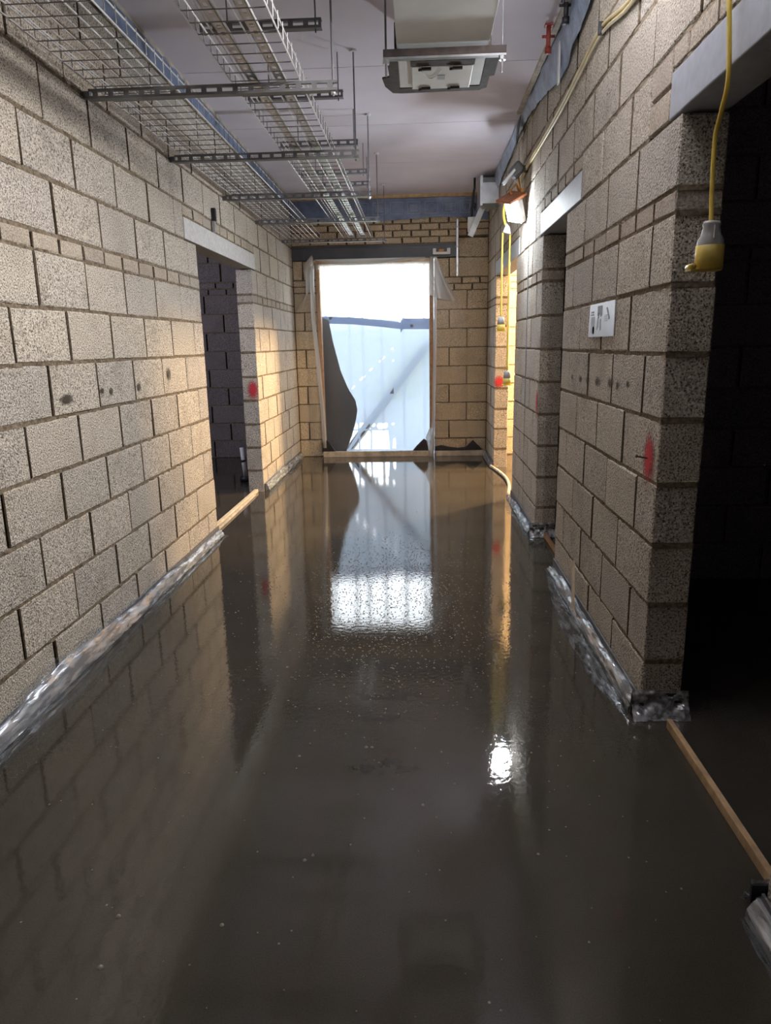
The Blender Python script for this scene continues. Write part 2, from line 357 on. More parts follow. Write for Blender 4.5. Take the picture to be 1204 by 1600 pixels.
def core(name, label, boxes):
    m = MB()
    for a, b in boxes: m.box(a, b)
    return tag(m.build(name, 'mortar'), label, kind='structure')
# ---- left wall
lx0, lx1 = XL - TH + IN, XL - IN
DL0, DL1 = 5.14, 6.775
wl = core('wall_left', 'long left wall of pale speckled concrete blocks', [((lx0, YB, 0), (lx1, DL0 - IN, ZC)), ((lx0, DL1 + IN, 0), (lx1, YE, ZC)), ((lx0, DL0 - IN, 2.10), (lx1, DL1 + IN, ZC))])
fx = XL - TH / 2
for r, (z0, z1) in enumerate(ROWS): pass
def rows_iter():
    n = 0
    for z0, z1 in ROWS:
        thin = z1 - z0 < .08
        if not thin: n += 1
        yield z0, z1, thin, n
for z0, z1, thin, n in rows_iter():
    nearo = (2.695, 2.48)[n % 2 == 0]; faro = (7.195, 6.98)[n % 2 == 1]
    if thin:
        course(wl, 'y', fx, 1.0, DL0, z0, z1, 2.48, PITCH / 2, 'brick', 'brick'); course(wl, 'y', fx, DL1, YE, z0, z1, 6.975, PITCH / 2, 'brick', 'brick')
    elif abs(z0 - 2.09) < .01:
        course(wl, 'y', fx, 1.0, 4.885, z0, z1, nearo, PITCH)
        course(wl, 'y', fx, 6.94, YE, z0, z1, faro, PITCH)
        course(wl, 'y', fx, 4.885, 6.94, 2.238, z1, 4.885, 0.2225, 'brick', 'brick')
    elif z0 > 2.2: course(wl, 'y', fx, 1.0, YE, z0, z1, nearo, PITCH)
    else:
        course(wl, 'y', fx, 1.0, DL0, z0, z1, nearo, PITCH); course(wl, 'y', fx, DL1, YE, z0, z1, faro, PITCH)
tag(bevel(MB().box((XL - TH, 4.89, 2.095), (XL + .003, 6.935, 2.232)).build('lintel', 'concrete', wl), .004), 'pale concrete lintel')
# ---- right wall
rx0, rx1 = XR + IN, XR + TH - IN; fr = XR + TH / 2
NP, P1a, P1b, P2a, P2b, P3a = 1.51, 2.497, 4.29, 5.07, 6.40, 8.05
wr = core('wall_right', 'right wall of speckled concrete blocks broken by three doorways', [((rx0, YB, 0), (rx1, NP - IN, ZC)), ((rx0, P1a + IN, 0), (rx1, P1b - IN, ZC)), ((rx0, P2a + IN, 0), (rx1, P2b - IN, ZC)), ((rx0, P3a + IN, 0), (rx1, YE, ZC)),
    ((rx0, NP - IN, 2.10), (rx1, P1a + IN, ZC)), ((rx0, P1b - IN, 2.10), (rx1, P2a + IN, ZC)), ((rx0, P2b - IN, 2.10), (rx1, P3a + IN, ZC))])
for z0, z1, thin, n in rows_iter():
    A, B = 2.497, 2.72; o1 = A if n % 2 == 1 else B
    o2 = 5.07 if n % 2 == 1 else 5.07 + .2225; o3 = 8.05 if n % 2 == 0 else 8.05 + .2225
    if thin:
        for a, b, o in ((0.7, NP, 1.51), (P1a, P1b, A), (P2a, 5.714, 5.07), (5.726, P2b, 5.07), (P3a, YE, 8.05)): course(wr, 'y', fr, a, b, z0, z1, o, PITCH / 2, 'brick', 'brick')
    elif abs(z0 - 2.09) < .01:
        course(wr, 'y', fr, 2.84, 3.93, z0, z1, 3.075, PITCH); course(wr, 'y', fr, 5.18, 5.714, z0, z1, 5.4, PITCH); course(wr, 'y', fr, 5.726, 6.255, z0, z1, 5.95, PITCH); course(wr, 'y', fr, 8.085, YE, z0, z1, 8.2, PITCH)
        lay(wr, 'brick', 'y', fr, 2.62, 2.84, 2.09, 2.20, 'brick'); lay(wr, 'brick', 'y', fr, 2.62, 2.84, 2.20, 2.315, 'brick')
        for a, b in ((0.7, 2.62), (3.93, 5.18), (6.255, 8.085)): course(wr, 'y', fr, a, b, 2.238, z1, a, .2225, 'brick', 'brick')
    elif z0 > 2.2:
        for a, b in ((0.7, 5.714), (5.726, YE)): course(wr, 'y', fr, a, b, z0, z1, A + (.34 if n % 2 else .11), PITCH)
    else:
        for a, b, o in ((0.7, NP, o1), (P1a, P1b, o1), (P2a, 5.714, o2), (5.726, P2b, o2), (P3a, YE, o3)): course(wr, 'y', fr, a, b, z0, z1, o, PITCH)
for a, b in ((0.8, 2.617), (3.935, 5.178), (6.258, 8.082)):
    tag(bevel(MB().box((XR - .003, a, 2.094), (XR + TH, b, 2.233)).build('lintel', 'lintel_blue', wr), .004), 'smooth blue grey lintel')
# ---- end wall with doorway
OX0, OX1 = -1.255, 0.178
ey0, ey1 = YE + IN, YE + TH - IN; fe = YE + TH / 2
we = core('wall_end', 'warm toned block wall at the corridor end around the doorway', [((XLL, ey0, 0), (OX0 - IN, ey1, ZC)), ((OX1 + IN, ey0, 0), (XRR, ey1, ZC)), ((OX0 - IN, ey0, 2.41), (OX1 + IN, ey1, ZC))])
erows = [(0.0, .217)] + [(.217 + .225 * i, .442 + .225 * i) for i in range(8)] + [(2.017, 2.092), (2.092, 2.167), (2.167, 2.392)]
for i, (z0, z1) in enumerate(erows):
    thin = z1 - z0 < .08
    mt = 'end_block'
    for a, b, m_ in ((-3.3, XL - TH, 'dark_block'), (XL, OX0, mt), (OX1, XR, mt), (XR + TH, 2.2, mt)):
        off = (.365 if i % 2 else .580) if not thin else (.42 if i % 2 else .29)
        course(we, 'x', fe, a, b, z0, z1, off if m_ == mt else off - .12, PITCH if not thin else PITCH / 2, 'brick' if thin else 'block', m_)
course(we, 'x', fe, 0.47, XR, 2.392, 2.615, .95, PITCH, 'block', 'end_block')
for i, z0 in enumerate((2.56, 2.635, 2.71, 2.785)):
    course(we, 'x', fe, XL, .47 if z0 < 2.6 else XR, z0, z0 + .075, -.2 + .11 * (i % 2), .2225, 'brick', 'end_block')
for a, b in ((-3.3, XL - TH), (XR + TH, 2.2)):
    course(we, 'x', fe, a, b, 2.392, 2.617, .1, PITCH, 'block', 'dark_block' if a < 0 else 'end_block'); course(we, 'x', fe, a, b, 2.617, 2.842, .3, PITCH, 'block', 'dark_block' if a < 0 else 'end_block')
beam = MB().box((XL, YE - .012, 2.398), (.445, YE + TH, 2.412)).box((XL, YE - .012, 2.538), (.445, YE + TH, 2.552)).box((XL, YE + .004, 2.412), (.445, YE + .016, 2.538)).build('steel_beam', 'beam', we)
tag(beam, 'dark grey steel beam over the doorway')
# partitions of the side rooms
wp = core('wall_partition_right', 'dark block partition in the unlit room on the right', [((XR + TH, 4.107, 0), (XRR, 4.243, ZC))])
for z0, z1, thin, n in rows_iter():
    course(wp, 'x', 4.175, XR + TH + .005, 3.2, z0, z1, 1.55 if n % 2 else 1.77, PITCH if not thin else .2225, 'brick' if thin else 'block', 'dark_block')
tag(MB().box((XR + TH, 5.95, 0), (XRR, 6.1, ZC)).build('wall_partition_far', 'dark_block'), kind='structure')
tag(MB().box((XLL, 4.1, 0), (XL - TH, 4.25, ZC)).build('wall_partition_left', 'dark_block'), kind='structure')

for (pn, ax, fx_), runs in list(BED.items()): beds(bpy.data.objects[pn], runs, 'x' if ax == 'y' else 'y', fx_)

# ------------------------------------------------------------------ outside
tag(MB().box((-12, 9.15, -0.2), (12, 40, -0.06)).build('ground_outside', 'gravel'), 'pale ground outside the doorway', kind='structure')
tag(MB().prism([(19, -0.1), (21, 1.75), (30, 2.0), (30, -.1)], 'x', -12, 12).build('terrain_bank', 'grass'), 'grassy bank outside the doorway', kind='structure')
def sheet_with_holes(name, mat, outer, holes, Y, parent=None):
    bm = bmesh.new(); eds = []
    for lp in [outer] + holes:
        vs = [bm.verts.new((x, Y, z)) for x, z in lp]
        eds += [bm.edges.new((vs[i], vs[(i + 1) % len(vs)])) for i in range(len(vs))]
    bmesh.ops.triangle_fill(bm, edges=eds, use_beauty=True, use_dissolve=False)
    me = bpy.data.meshes.new(name); bm.to_mesh(me); bm.free(); me.materials.append(M[mat])
    o = bpy.data.objects.new(name, me); COL.objects.link(o)
    if parent: o.parent = parent
    return o
TOP = [(-1.60, 1.748), (-1.263, 1.750), (-0.847, 1.729), (-0.472, 1.690), (-0.238, 1.657), (-0.205, 1.703), (0.167, 1.695), (0.5, 1.690)]
HOLES = [
[(-0.86, 0.325), (-0.83, 0.408), (-0.811, 0.369), (-0.816, 0.325)], [(-0.786, 0.402), (-0.733, 0.401), (-0.777, 0.337), (-0.788, 0.338)],
[(-0.716, 0.323), (-0.658, 0.398), (-0.643, 0.367), (-0.649, 0.322)], [(-0.631, 0.388), (-0.609, 0.401), (-0.584, 0.388), (-0.583, 0.364), (-0.608, 0.348), (-0.629, 0.36)],
[(-0.563, 0.365), (-0.542, 0.396), (-0.432, 0.399), (-0.419, 0.38), (-0.427, 0.342), (-0.466, 0.32), (-0.544, 0.323)],
[(-0.974, 0.064), (-0.872, 0.303), (-0.811, 0.302), (-0.811, 0.28), (-0.946, 0.067)], [(-0.907, 0.064), (-0.802, 0.202), (-0.806, 0.062)],
[(-0.784, 0.062), (-0.779, 0.252), (-0.733, 0.301), (-0.661, 0.3), (-0.645, 0.278), (-0.65, 0.06)], [(-0.63, 0.06), (-0.624, 0.3), (-0.417, 0.303), (-0.399, 0.057)],
[(-0.928, 0.814), (-0.915, 0.827), (-0.893, 0.818), (-0.896, 0.797), (-0.914, 0.784)], [(-0.889, 0.838), (-0.849, 0.885), (-0.828, 0.874), (-0.873, 0.831)],
[(-0.773, 0.957), (-0.72, 1.004), (-0.693, 1.009), (-0.704, 0.979), (-0.76, 0.94)], [(-0.364, 0.067), (-0.352, 0.192), (-0.324, 0.206), (-0.317, 0.066)],
[(-0.39, 0.773), (-0.341, 0.855), (-0.333, 0.772)], [(-0.372, 0.386), (-0.356, 0.401), (-0.331, 0.39), (-0.342, 0.371), (-0.364, 0.371)],
[(-0.648, 1.075), (-0.615, 1.106), (-0.596, 1.095), (-0.629, 1.061)], [(-0.521, 1.179), (-0.504, 1.197), (-0.491, 1.184), (-0.51, 1.168)],
[(-0.493, 1.2), (-0.449, 1.246), (-0.436, 1.236), (-0.474, 1.191)], [(-0.364, 1.329), (-0.347, 1.35), (-0.328, 1.342), (-0.345, 1.318)], [(-0.35, 1.189), (-0.331, 1.197), (-0.328, 1.181), (-0.347, 1.176)]]
YT = 9.20
tarp = empty('tarpaulin', (-.5, YT, 0), label='torn pale blue tarpaulin hung on the railing outside the doorway', cat='tarpaulin')
def kid(o, p): o.parent = p; o.matrix_parent_inverse = Matrix.Translation(-p.location); return o
kid(sheet_with_holes('tarp_cloth', 'tarp', TOP + [(0.5, -.05), (-1.6, -.05)], HOLES, YT), tarp)
hem = MB()
for i in range(len(TOP) - 1):
    (xa, za), (xb, zb) = TOP[i], TOP[i + 1]; n = len(hem.v)
    w = .085 if i < 4 else .13
    hem.v += [(xa, YT - .004, za + .004), (xb, YT - .004, zb + .004), (xb, YT - .004, zb - w), (xa, YT - .004, za - w)]; hem.f.append((n, n + 1, n + 2, n + 3))
kid(tag(hem.build('hem', 'tarp_hem'), 'darker blue folded hem'), tarp)
for x, z in ((-1.118, 1.726), (-.096, 1.612)):
    e = MB()
    ring = [(x + .022 * math.cos(t * math.pi / 6), z + .022 * math.sin(t * math.pi / 6)) for t in range(12)]
    kid(e.prism(ring, 'y', YT - .012, YT - .005).build('eyelet', 'black'), tarp)
fence = empty('railing', (-.5, 10.4, -.06), label='outdoor railing of upright bars behind the tarpaulin', cat='railing')
for x in (-1.33, -1.0, -.81, -.54, -.23, .07, .36, -1.63):
    kid(MB().tube([(x, 10.4, -.06), (x, 10.4, 3.0)], .022, 8).build('bar', 'pale_post'), fence)
for z in (1.72, 3.0): kid(MB().tube([(-1.8, 10.4, z), (.55, 10.4, z)], .02, 8).build('rail', 'pale_post'), fence)
br = MB().tube([(-1.02, 9.33, -.05), (.12, 9.33, 1.40)], .055, 8).build('diagonal_brace', 'channel')
tag(br, 'diagonal brace pole propped behind the blue tarpaulin', 'pole')
CUR = [(-1.6, 1.752), (-1.282, 1.752), (-1.139, 1.702), (-1.092, 1.428), (-1.007, 1.069), (-.923, .858), (-.829, .695), (-.808, .58), (-.828, .457), (-.893, .233), (-.956, .067), (-.99, -.05), (-1.6, -.05)]
cur = MB().prism(CUR, 'y', 9.168, 9.172).build('grey_membrane', 'curtain')
tag(cur, 'dark grey membrane hanging across the left of the doorway', 'membrane')

# ------------------------------------------------------------------ doorway: frame and polythene
dr = empty('door_1', (-.54, 9.05, 0), label='rough timber door lining in the end wall', kind='structure')
for a, b, nm, mt in (((OX0, 8.985, .06), (OX0 + .045, 9.1, 2.395), 'stud', 'timber_dark'), ((OX1 - .058, 8.985, .06), (OX1, 9.1, 2.395), 'stud', 'timber_dark'), ((OX0 + .045, 8.99, 2.335), (OX1 - .058, 9.1, 2.395), 'head', 'timber')):
    kid(MB().box(a, b).build(nm, mt), dr)
ps = empty('polythene_sheet', (-.54, 8.97, 0), label='clear polythene dust sheet stapled over the doorway with loose corners', cat='sheet')
def pw(u, v):
    x = -1.30 + 1.52 * u; z = .08 + 2.30 * v
    return (x, 8.972 + .006 * math.sin(x * 21) * (1 - .4 * v) + .004 * noise.noise((x * 6, z * 2, 0)), z)
kid(MB().grid(pw, 48, 20).build('clear_sheet', 'poly', None, True), ps)
def pw2(u, v):
    x = .18 + .42 * u; z = .30 + (1.95 - .8 * u * u) * v
    return (x, 8.983 - .02 * (1 - u) + .004 * math.sin(u * 9 + v * 4), z)
kid(MB().grid(pw2, 10, 14).build('loose_edge', 'poly_wall', None, True), ps)
# top drape and greyish band under it
DR = [(-1.257, 2.391), (-1.034, 2.341), (-.802, 2.329), (-.493, 2.336), (-.262, 2.359), (.075, 2.388)]
def lerp_poly(P_, u):
    t = u * (len(P_) - 1); i = min(int(t), len(P_) - 2); f = t - i
    return tuple(P_[i][k] * (1 - f) + P_[i + 1][k] * f for k in range(len(P_[0])))
def drape(u, v):
    x, z = lerp_poly(DR, u); return (x, 8.955 - .025 * math.sin(v * math.pi), z + (2.40 - z) * v)
kid(tag(MB().grid(drape, 24, 5).build('top_drape', 'poly_fold', None, True), 'milky sagging top fold'), ps)
kid(MB().grid(lambda u, v: (-1.25 + 1.375 * u, 8.968 + .004 * math.sin(u * 30), 2.287 + .06 * v), 24, 2).build('top_band', 'poly_flap', None, True), ps)
def strip(path, w, y, mat, name, label=None):
    def f(u, v):
        x, z = lerp_poly(path, u); return (x + w * (v - .5), y - .03 * math.sin(v * math.pi) * (0.5 + .5 * math.sin(u * 9)) , z)
    o = kid(MB().grid(f, 20, 6).build(name, mat, None, True), ps)
    if label: o['label'] = label
strip([(-1.285, 2.33), (-1.291, 2.257), (-1.300, 1.698), (-1.262, 1.238), (-1.225, .607), (-1.215, .12)], .05, 8.935, 'poly_fold', 'edge_fold')
strip([(-1.335, 2.2), (-1.325, 1.6), (-1.30, 1.2), (-1.27, .6), (-1.225, .16)], .10, 8.95, 'poly_wall', 'edge_fold')
strip([(.188, 1.98), (.188, 1.5), (.186, 1.2), (.167, .5), (.142, .06)], .042, 8.935, 'poly_fold', 'edge_fold')
strip([(.15, .36), (.10, .24), (.13, .12), (.14, .0)], .07, 8.905, 'poly_fold', 'edge_fold')
LF = [(-1.282, 2.455), (-1.356, 2.369), (-1.391, 2.267), (-1.366, 2.149), (-1.365, 1.985), (-1.492, 1.80)]
RT = [(-1.270, 2.42), (-1.272, 2.30), (-1.282, 2.24), (-1.310, 2.15), (-1.335, 2.05), (-1.44, 1.86)]
def lflap(u, v):
    a = lerp_poly(LF, u); b = lerp_poly(RT, u)
    return (a[0] + (b[0] - a[0]) * v, 8.93 - .05 * math.sin(v * math.pi * 1.0 + u * 2), a[1] + (b[1] - a[1]) * v)
kid(tag(MB().grid(lflap, 24, 8).build('left_flap', 'poly_fold', None, True), 'twisted white corner flap'), ps)
RF0 = [(.136, 2.398), (.104, 2.188), (.065, 1.991)]
RF1 = [(.204, 2.392), (.326, 2.11), (.472, 1.886)]
def rflap(u, v):
    a = lerp_poly(RF0, u); b = lerp_poly(RF1, u)
    return (a[0] + (b[0] - a[0]) * v, 8.915 + .03 * math.cos(v * 7) * u, a[1] + (b[1] - a[1]) * v - .03 * u * math.sin(v * math.pi))
kid(tag(MB().grid(rflap, 16, 16).build('right_flap', 'poly_flap', None, True), 'triangular milky corner flap'), ps)
# threshold battens and black membrane scraps
def thing_mesh(o, label, cat, group=None): return tag(o, label, cat, group)
thing_mesh(bevel(MB().box((-1.235, 8.915, 0), (.165, 8.965, .072)).build('threshold_batten', 'batten_grey'), .004), 'pale splashed batten along the doorway threshold', 'batten')
thing_mesh(bevel(MB().box((.19, 8.915, 0), (.80, 8.965, .068)).build('threshold_batten', 'batten_grey'), .004), 'pale splashed batten below the end wall right of the doorway', 'batten')
for poly, lab in (([(-1.245, .07), (-1.245, .19), (-1.178, .222), (-1.14, .17), (-1.077, .07)], 'black membrane scrap folded up at the left foot of the doorway'),
                  ([(-.10, .07), (-.05, .13), (.045, .222), (.093, .189), (.105, .07)], 'black membrane scrap folded up at the right foot of the doorway'),
                  ([(.182, .066), (.19, .123), (.27, .138), (.36, .115), (.471, .1), (.576, .11), (.663, .198), (.784, .075)], 'long black membrane strip lying on the batten under the end wall')):
    ob = MB().prism(poly, 'y', 8.93, 8.962).build('black_membrane_scrap', 'black'); tag(bevel(ob, .006), lab, 'membrane')
# fitting on the beam, conduit
lv = empty('white_lock_bar', (.27, 8.97, 2.42), label='white plastic bar with end lugs fixed on the dark steel beam', cat='bracket')
for a, b, nm, mt in (((.165, 8.955, 2.425), (.375, 8.985, 2.455), 'bar', 'white'), ((.165, 8.95, 2.425), (.205, 8.985, 2.495), 'lug', 'white'), ((.335, 8.95, 2.425), (.375, 8.985, 2.495), 'lug', 'white'), ((.235, 8.96, 2.458), (.30, 8.985, 2.485), 'level_vial', 'orange')):
    kid(bevel(MB().box(a, b).build(nm, mt), .004), lv)
cdt = empty('conduit', (.457, 8.98, 2.17), label='short vertical galvanised conduit strip on the end wall beside the beam', cat='conduit')
kid(bevel(MB().box((.443, 8.962, 2.17), (.472, 8.992, 2.82)).build('channel', 'galv'), .005), cdt)
for z in (2.28, 2.5, 2.72): kid(MB().box((.435, 8.955, z), (.48, 8.992, z + .018)).build('clip', 'grey_plastic'), cdt)
# membrane over the end wall, with its faint prints
em = empty('end_wall_membrane', (-.35, 8.96, 2.83), label='blue grey printed membrane band across the top of the end wall', cat='membrane')
def emf(u, v):
    x = -1.53 + 2.35 * u; zb = 2.835 + .02 * math.sin(x * 3) + (-.05 * max(0, u - .75) * 4)
    return (x, 8.972 - .012 * abs(math.sin(x * 4 + v * 3)), zb + (3.062 - zb) * v)
kid(MB().grid(emf, 60, 6).build('membrane', 'blue', None, True), em)
for i in range(8):
    x = -.95 + .205 * i; pr = MB(); y = 8.955
    for a, b in (((x, y, 2.885), (x + .15, y + .001, 2.889)), ((x, y, 3.015), (x + .15, y + .001, 3.019)), ((x, y, 2.885), (x + .004, y + .001, 3.019)), ((x + .146, y, 2.885), (x + .15, y + .001, 3.019))): pr.box(a, b)
    if i % 2:
        pts = [(x + .075 + .045 * math.cos(t * .524), y + .0005, 2.952 + .045 * math.sin(t * .524)) for t in range(13)]; pr.tube(pts, .002, 4)
    else:
        for k in range(4): pr.box((x + .03, y, 2.915 + .02 * k), (x + .12 - .01 * (k % 2), y + .001, 2.923 + .02 * k))
    kid(pr.build('print', 'print'), em)
tag(MB().box((XL, 8.955, 3.065), (XR, 9.0, ZC)).build('trim_1', 'timber'), 'timber strip at the top of the end wall', kind='structure')

# ------------------------------------------------------------------ edge film and foam upstands
def film(name, label, side, x, pts, n=60):
    """pts: (Y, top height, reach over floor)"""
    t = empty(name, (x, pts[0][0], 0), label=label, cat='film'); s = -1 if side == 'right' else 1
    lo, hi = pts[0][0], pts[-1][0]
    def prof(y):
        for i in range(len(pts) - 1):
            if pts[i][0] <= y <= pts[i + 1][0] or i == len(pts) - 2:
                f = (y - pts[i][0]) / (pts[i + 1][0] - pts[i][0]); return [pts[i][k] * (1 - f) + pts[i + 1][k] * f for k in (1, 2)]
    NU = int((hi - lo) * n)
    def hr(y):
        h, r = prof(y)
        return h * (1 + .22 * noise.noise((y * 3.1, 3 + x, 0)) + .10 * noise.noise((y * 11, 7, x))), r * (1 + .4 * noise.noise((y * 2.3, 9 + x, 0)))
    def roll(u, v):
        y = lo + (hi - lo) * u; h, r = hr(y); q = v
        c = .006 * noise.noise((y * 4, v * 5, x)) + .003 * noise.noise((y * 13, v * 14, x + 4))
        return (x + s * max(.014, .015 + .032 * math.sin(q * 1.57) + c), y, max(.003, h * (.62 - .56 * q ** 1.4) + c))
    def upper(u, v):
        y = lo + (hi - lo) * u; h, r = hr(y)
        c = .010 * noise.noise((y * 6, v * 6, x + 2)) + .005 * noise.noise((y * 21, v * 9, x))
        return (x + s * max(.008, .013 + .010 * v + c), y, h * (.80 + .25 * (1 - v) * noise.noise((y * 5, 1, x)) - .2 * v) + .4 * c)
    def skirt(u, v):
        y = lo + (hi - lo) * u; h, r = hr(y)
        c = .006 * noise.noise((y * 7, v * 6, x)) + .006 * noise.noise((y * 26, v * 10, x + 4))
        return (x + s * (.046 + max(.012, r - .06) * v + c), y, max(.0015, .007 * (1 - v) + .7 * c))
    kid(MB().grid(upper, NU, 6).build('film_top', 'film_clear', None, True), t)
    kid(MB().grid(roll, NU, 10).build('film_roll', 'film', None, True), t)
    kid(MB().grid(skirt, NU * 2, 8).build('film_skirt', 'film_clear', None, True), t)
    kid(MB().box((min(x + s * .005, x + s * .012), lo, 0), (max(x + s * .005, x + s * .012), hi, .078)).build('foam_strip', 'foam'), t)
    return t
film('edge_film', 'crumpled clear edge film along the foot of the near left wall', 'left', XL, [(1.2, .13, .085), (2.3, .14, .09), (2.8, .17, .08), (3.3, .13, .085), (3.9, .125, .085), (5.13, .07, .08)])
film('edge_film', 'crumpled silvery edge film along the left wall beyond its doorway', 'left', XL, [(6.79, .13, .09), (7.8, .13, .09), (8.95, .10, .08)])
film('edge_film', 'crumpled silvery edge film along the right wall below the poster', 'right', XR, [(2.5, .12, .09), (2.9, .10, .13), (3.4, .085, .14), (3.9, .10, .11), (4.27, .04, .06)])
film('edge_film', 'crumpled silvery edge film at the second pier between the right doorways', 'right', XR, [(5.08, .085, .09), (5.8, .09, .11), (6.39, .045, .08)])
film('edge_film', 'short bright edge film by the far right corner of the corridor', 'right', XR, [(8.06, .06, .05), (8.5, .08, .05), (8.9, .10, .06)], 60)
film('edge_film', 'edge film at the foot of the nearest right pier', 'right', XR, [(.75, .12, .05), (1.2, .12, .05), (1.5, .11, .05)])
def end_film(label, x0, x1, y, sgn):
    t = empty('pier_end_film', ((x0 + x1) / 2, y, 0), label=label, cat='film')
    def f(u, v):
        xx = x0 + (x1 - x0) * u; c = .014 * noise.noise((xx * 30, v * 6, y)) + .008 * noise.noise((xx * 70, v * 15, 2))
        d = .012 + .045 * max(0, v - .5) * 2
        return (xx, y + sgn * max(.004, d + c), max(.002, .105 * (1 - v) + c * .6))
    kid(MB().grid(f, 26, 14).build('film_sheet', 'film', None, True), t)
    kid(MB().box((x0, min(y + sgn * .002, y + sgn * .009), 0), (x1, max(y + sgn * .002, y + sgn * .009), .09)).build('foam_strip', 'black'), t)
end_film('dark crumpled film wrapped round the foot of the near pier end', XR - .04, XR + TH + .02, P1a, -1)
end_film('dark film wrapped round the foot of the second pier end', XR - .04, XR + TH, P2a, -1)
end_film('film wrapped round the near right pier at the frame edge', XR - .03, XR + TH, NP, 1)

# ------------------------------------------------------------------ battens in openings, stick, pipe
def batten(label, a, b, w, hgt, mat, name='timber_batten'):
    a, b = Vector(a), Vector(b); d = (b - a); L = d.length; o = MB().box((0, -w / 2, 0), (L, w / 2, hgt)).build(name, mat)
    o.location = a; o.rotation_euler = (0, 0, math.atan2(d.y, d.x)); bevel(o, .003); return tag(o, label, 'batten')
batten('brown timber batten on the floor across the near right doorway', (.905, 2.40, 0), (.905, 1.53, 0), .02, .035, 'timber')
batten('pale timber batten lying in the left doorway', (XL - .085, 5.15, 0), (XL - .075, 6.77, 0), .035, .03, 'pale_lath')
batten('second thin batten against the one in the left doorway', (XL - .045, 5.15, 0), (XL - .05, 6.6, 0), .018, .022, 'batten_grey')
batten('reddish batten on the floor of the narrow dark doorway', (.905, 4.30, 0), (.905, 5.06, 0), .02, .035, 'timber_dark')
pts = [(.80 + .085 * math.sin(math.pi * t / 12), 8.02 - 1.6 * t / 12, .018) for t in range(13)]
tag(MB().tube(pts, .017, 8).build('bent_pipe', 'batten_grey', None, True), 'pale bent pipe on the floor of the far right doorway', 'pipe')
st = MB().box((-.006, -.014, 0), (.006, .014, .26)).build('timber_stick', 'pale_lath'); st.location = (.790, 3.53, .02); st.rotation_euler = (-.35, .04, 0)
st.rotation_euler = (-.30, .03, 0); tag(st, 'short pale timber lath leaning on the right wall below the poster', 'lath')
pp = empty('riser_pipe', (-1.86, 7.35, 0), label='white plastic pipe standing up from the floor in the left room', cat='pipe')
kid(MB().tube([(-1.86, 7.35, .02), (-1.885, 7.35, .36)], .021, 12).build('pipe', 'white', None, True), pp)
kid(MB().tube([(-1.86, 7.35, 0), (-1.86, 7.35, .05)], .06, 12).build('collar', 'black', None, True), pp)
kid(MB().tube([(-1.875, 7.35, .21), (-1.876, 7.35, .23)], .027, 12).build('clip', 'black', None, True), pp)
kid(MB().box((-1.86, 7.33, .0), (-1.72, 7.37, .03)).build('branch', 'black'), pp)

# ------------------------------------------------------------------ overhead: trapeze channels
def slotted(x0, x1, y, z0, hgt=.041, dep=.041, mat='channel', pitch=.072, parent=None, name='slotted_channel'):
    m = MB(); t = .003
    m.box((x0, y, z0), (x1, y + dep, z0 + t)).box((x0, y, z0 + hgt - t), (x1, y + dep, z0 + hgt))
    for yy in (y,):
        m.box((x0, yy, z0 + t), (x1, yy + t, z0 + .011)).box((x0, yy, z0 + hgt - .011), (x1, yy + t, z0 + hgt - t))
        n = int((x1 - x0) / pitch); rem = (x1 - x0 - n * pitch) / 2
        for i in range(n + 1):
            c = x0 + rem + i * pitch; m.box((max(x0, c - .012), yy, z0 + .011), (min(x1, c + .012), yy + t, z0 + hgt - .011))
    return m.build(name, mat, parent)
CHY = (3.55, 4.72, 5.93, 7.07, 8.38)
CHZ = 2.513
ordn = ('nearest', 'second', 'third', 'fourth', 'farthest')
for i, y in enumerate(CHY):
    t = empty('trapeze_hanger', (-.93, y, CHZ), label='%s slotted steel channel slung under the two wire trays on a rod' % ordn[i], cat='hanger', group='slotted channels under the wire trays')
    kid(slotted(-1.505, -.362, y - .02, CHZ), t)
    kid(MB().tube([(-.382, y, CHZ - .02), (-.382, y, ZC)], .005, 6).build('rod', 'wire_dark'), t)
    kid(MB().tube([(-.382, y, CHZ - .012), (-.382, y, CHZ)], .011, 6).build('nut', 'galv'), t)
    kid(MB().box((-1.537, y - .012, CHZ + .005), (-1.505, y + .012, CHZ + .036)).build('end_bracket', 'channel'), t)
    kid(MB().tube([(-.382, y, ZC - .012), (-.382, y, ZC)], .022, 8).build('ceiling_washer', 'white'), t)
for i, y in enumerate((3.77, 4.74, 5.80, 6.72, 7.20)):
    t = empty('upper_hanger', (-.74, y, 2.86), label='%s of the short upper channels above the right wire tray' % ('nearest', 'second', 'third', 'fourth', 'farthest')[i], cat='hanger', group='short upper channels')
    kid(slotted(-1.03, -.45, y - .02, 2.85), t)
    for x in (-.90, -.48): kid(MB().tube([(x, y, 2.835), (x, y, ZC)], .004, 6).build('rod', 'wire_dark'), t)
def basket(name, label, x0, x1, z, side, nl, y0, y1, dark):
    t = empty(name, ((x0 + x1) / 2, y0, z), label=label, cat='cable tray', group='wire basket cable trays')
    ml = bpy.data.meshes
    xs = [x0 + (x1 - x0) * i / (nl - 1) for i in range(nl)]
    for x in xs: kid(MB().tube([(x, y0, z), (x, y1, z)], .0034, 5).build('long_wire', 'wire'), t)
    for x in (x0, x1): kid(MB().tube([(x, y0, z + side), (x, y1, z + side)], .0032, 5).build('long_wire', 'wire'), t)
    cm = MB().tube([(x0 - .003, 0, z + side + .012), (x0 - .003, 0, z + .006), (x0 + .005, 0, z - .0035), (x1 - .005, 0, z - .0035), (x1 + .003, 0, z + .006), (x1 + .003, 0, z + side + .012)], .0023, 5).mesh('cross_wire', 'wire_dark')
    n = int((y1 - y0) / .10)
    for i in range(n + 1):
        o = bpy.data.objects.new('cross_wire', cm); COL.objects.link(o); o.location = (0, y0 + .02 + i * .10, 0); kid(o, t)
    return t
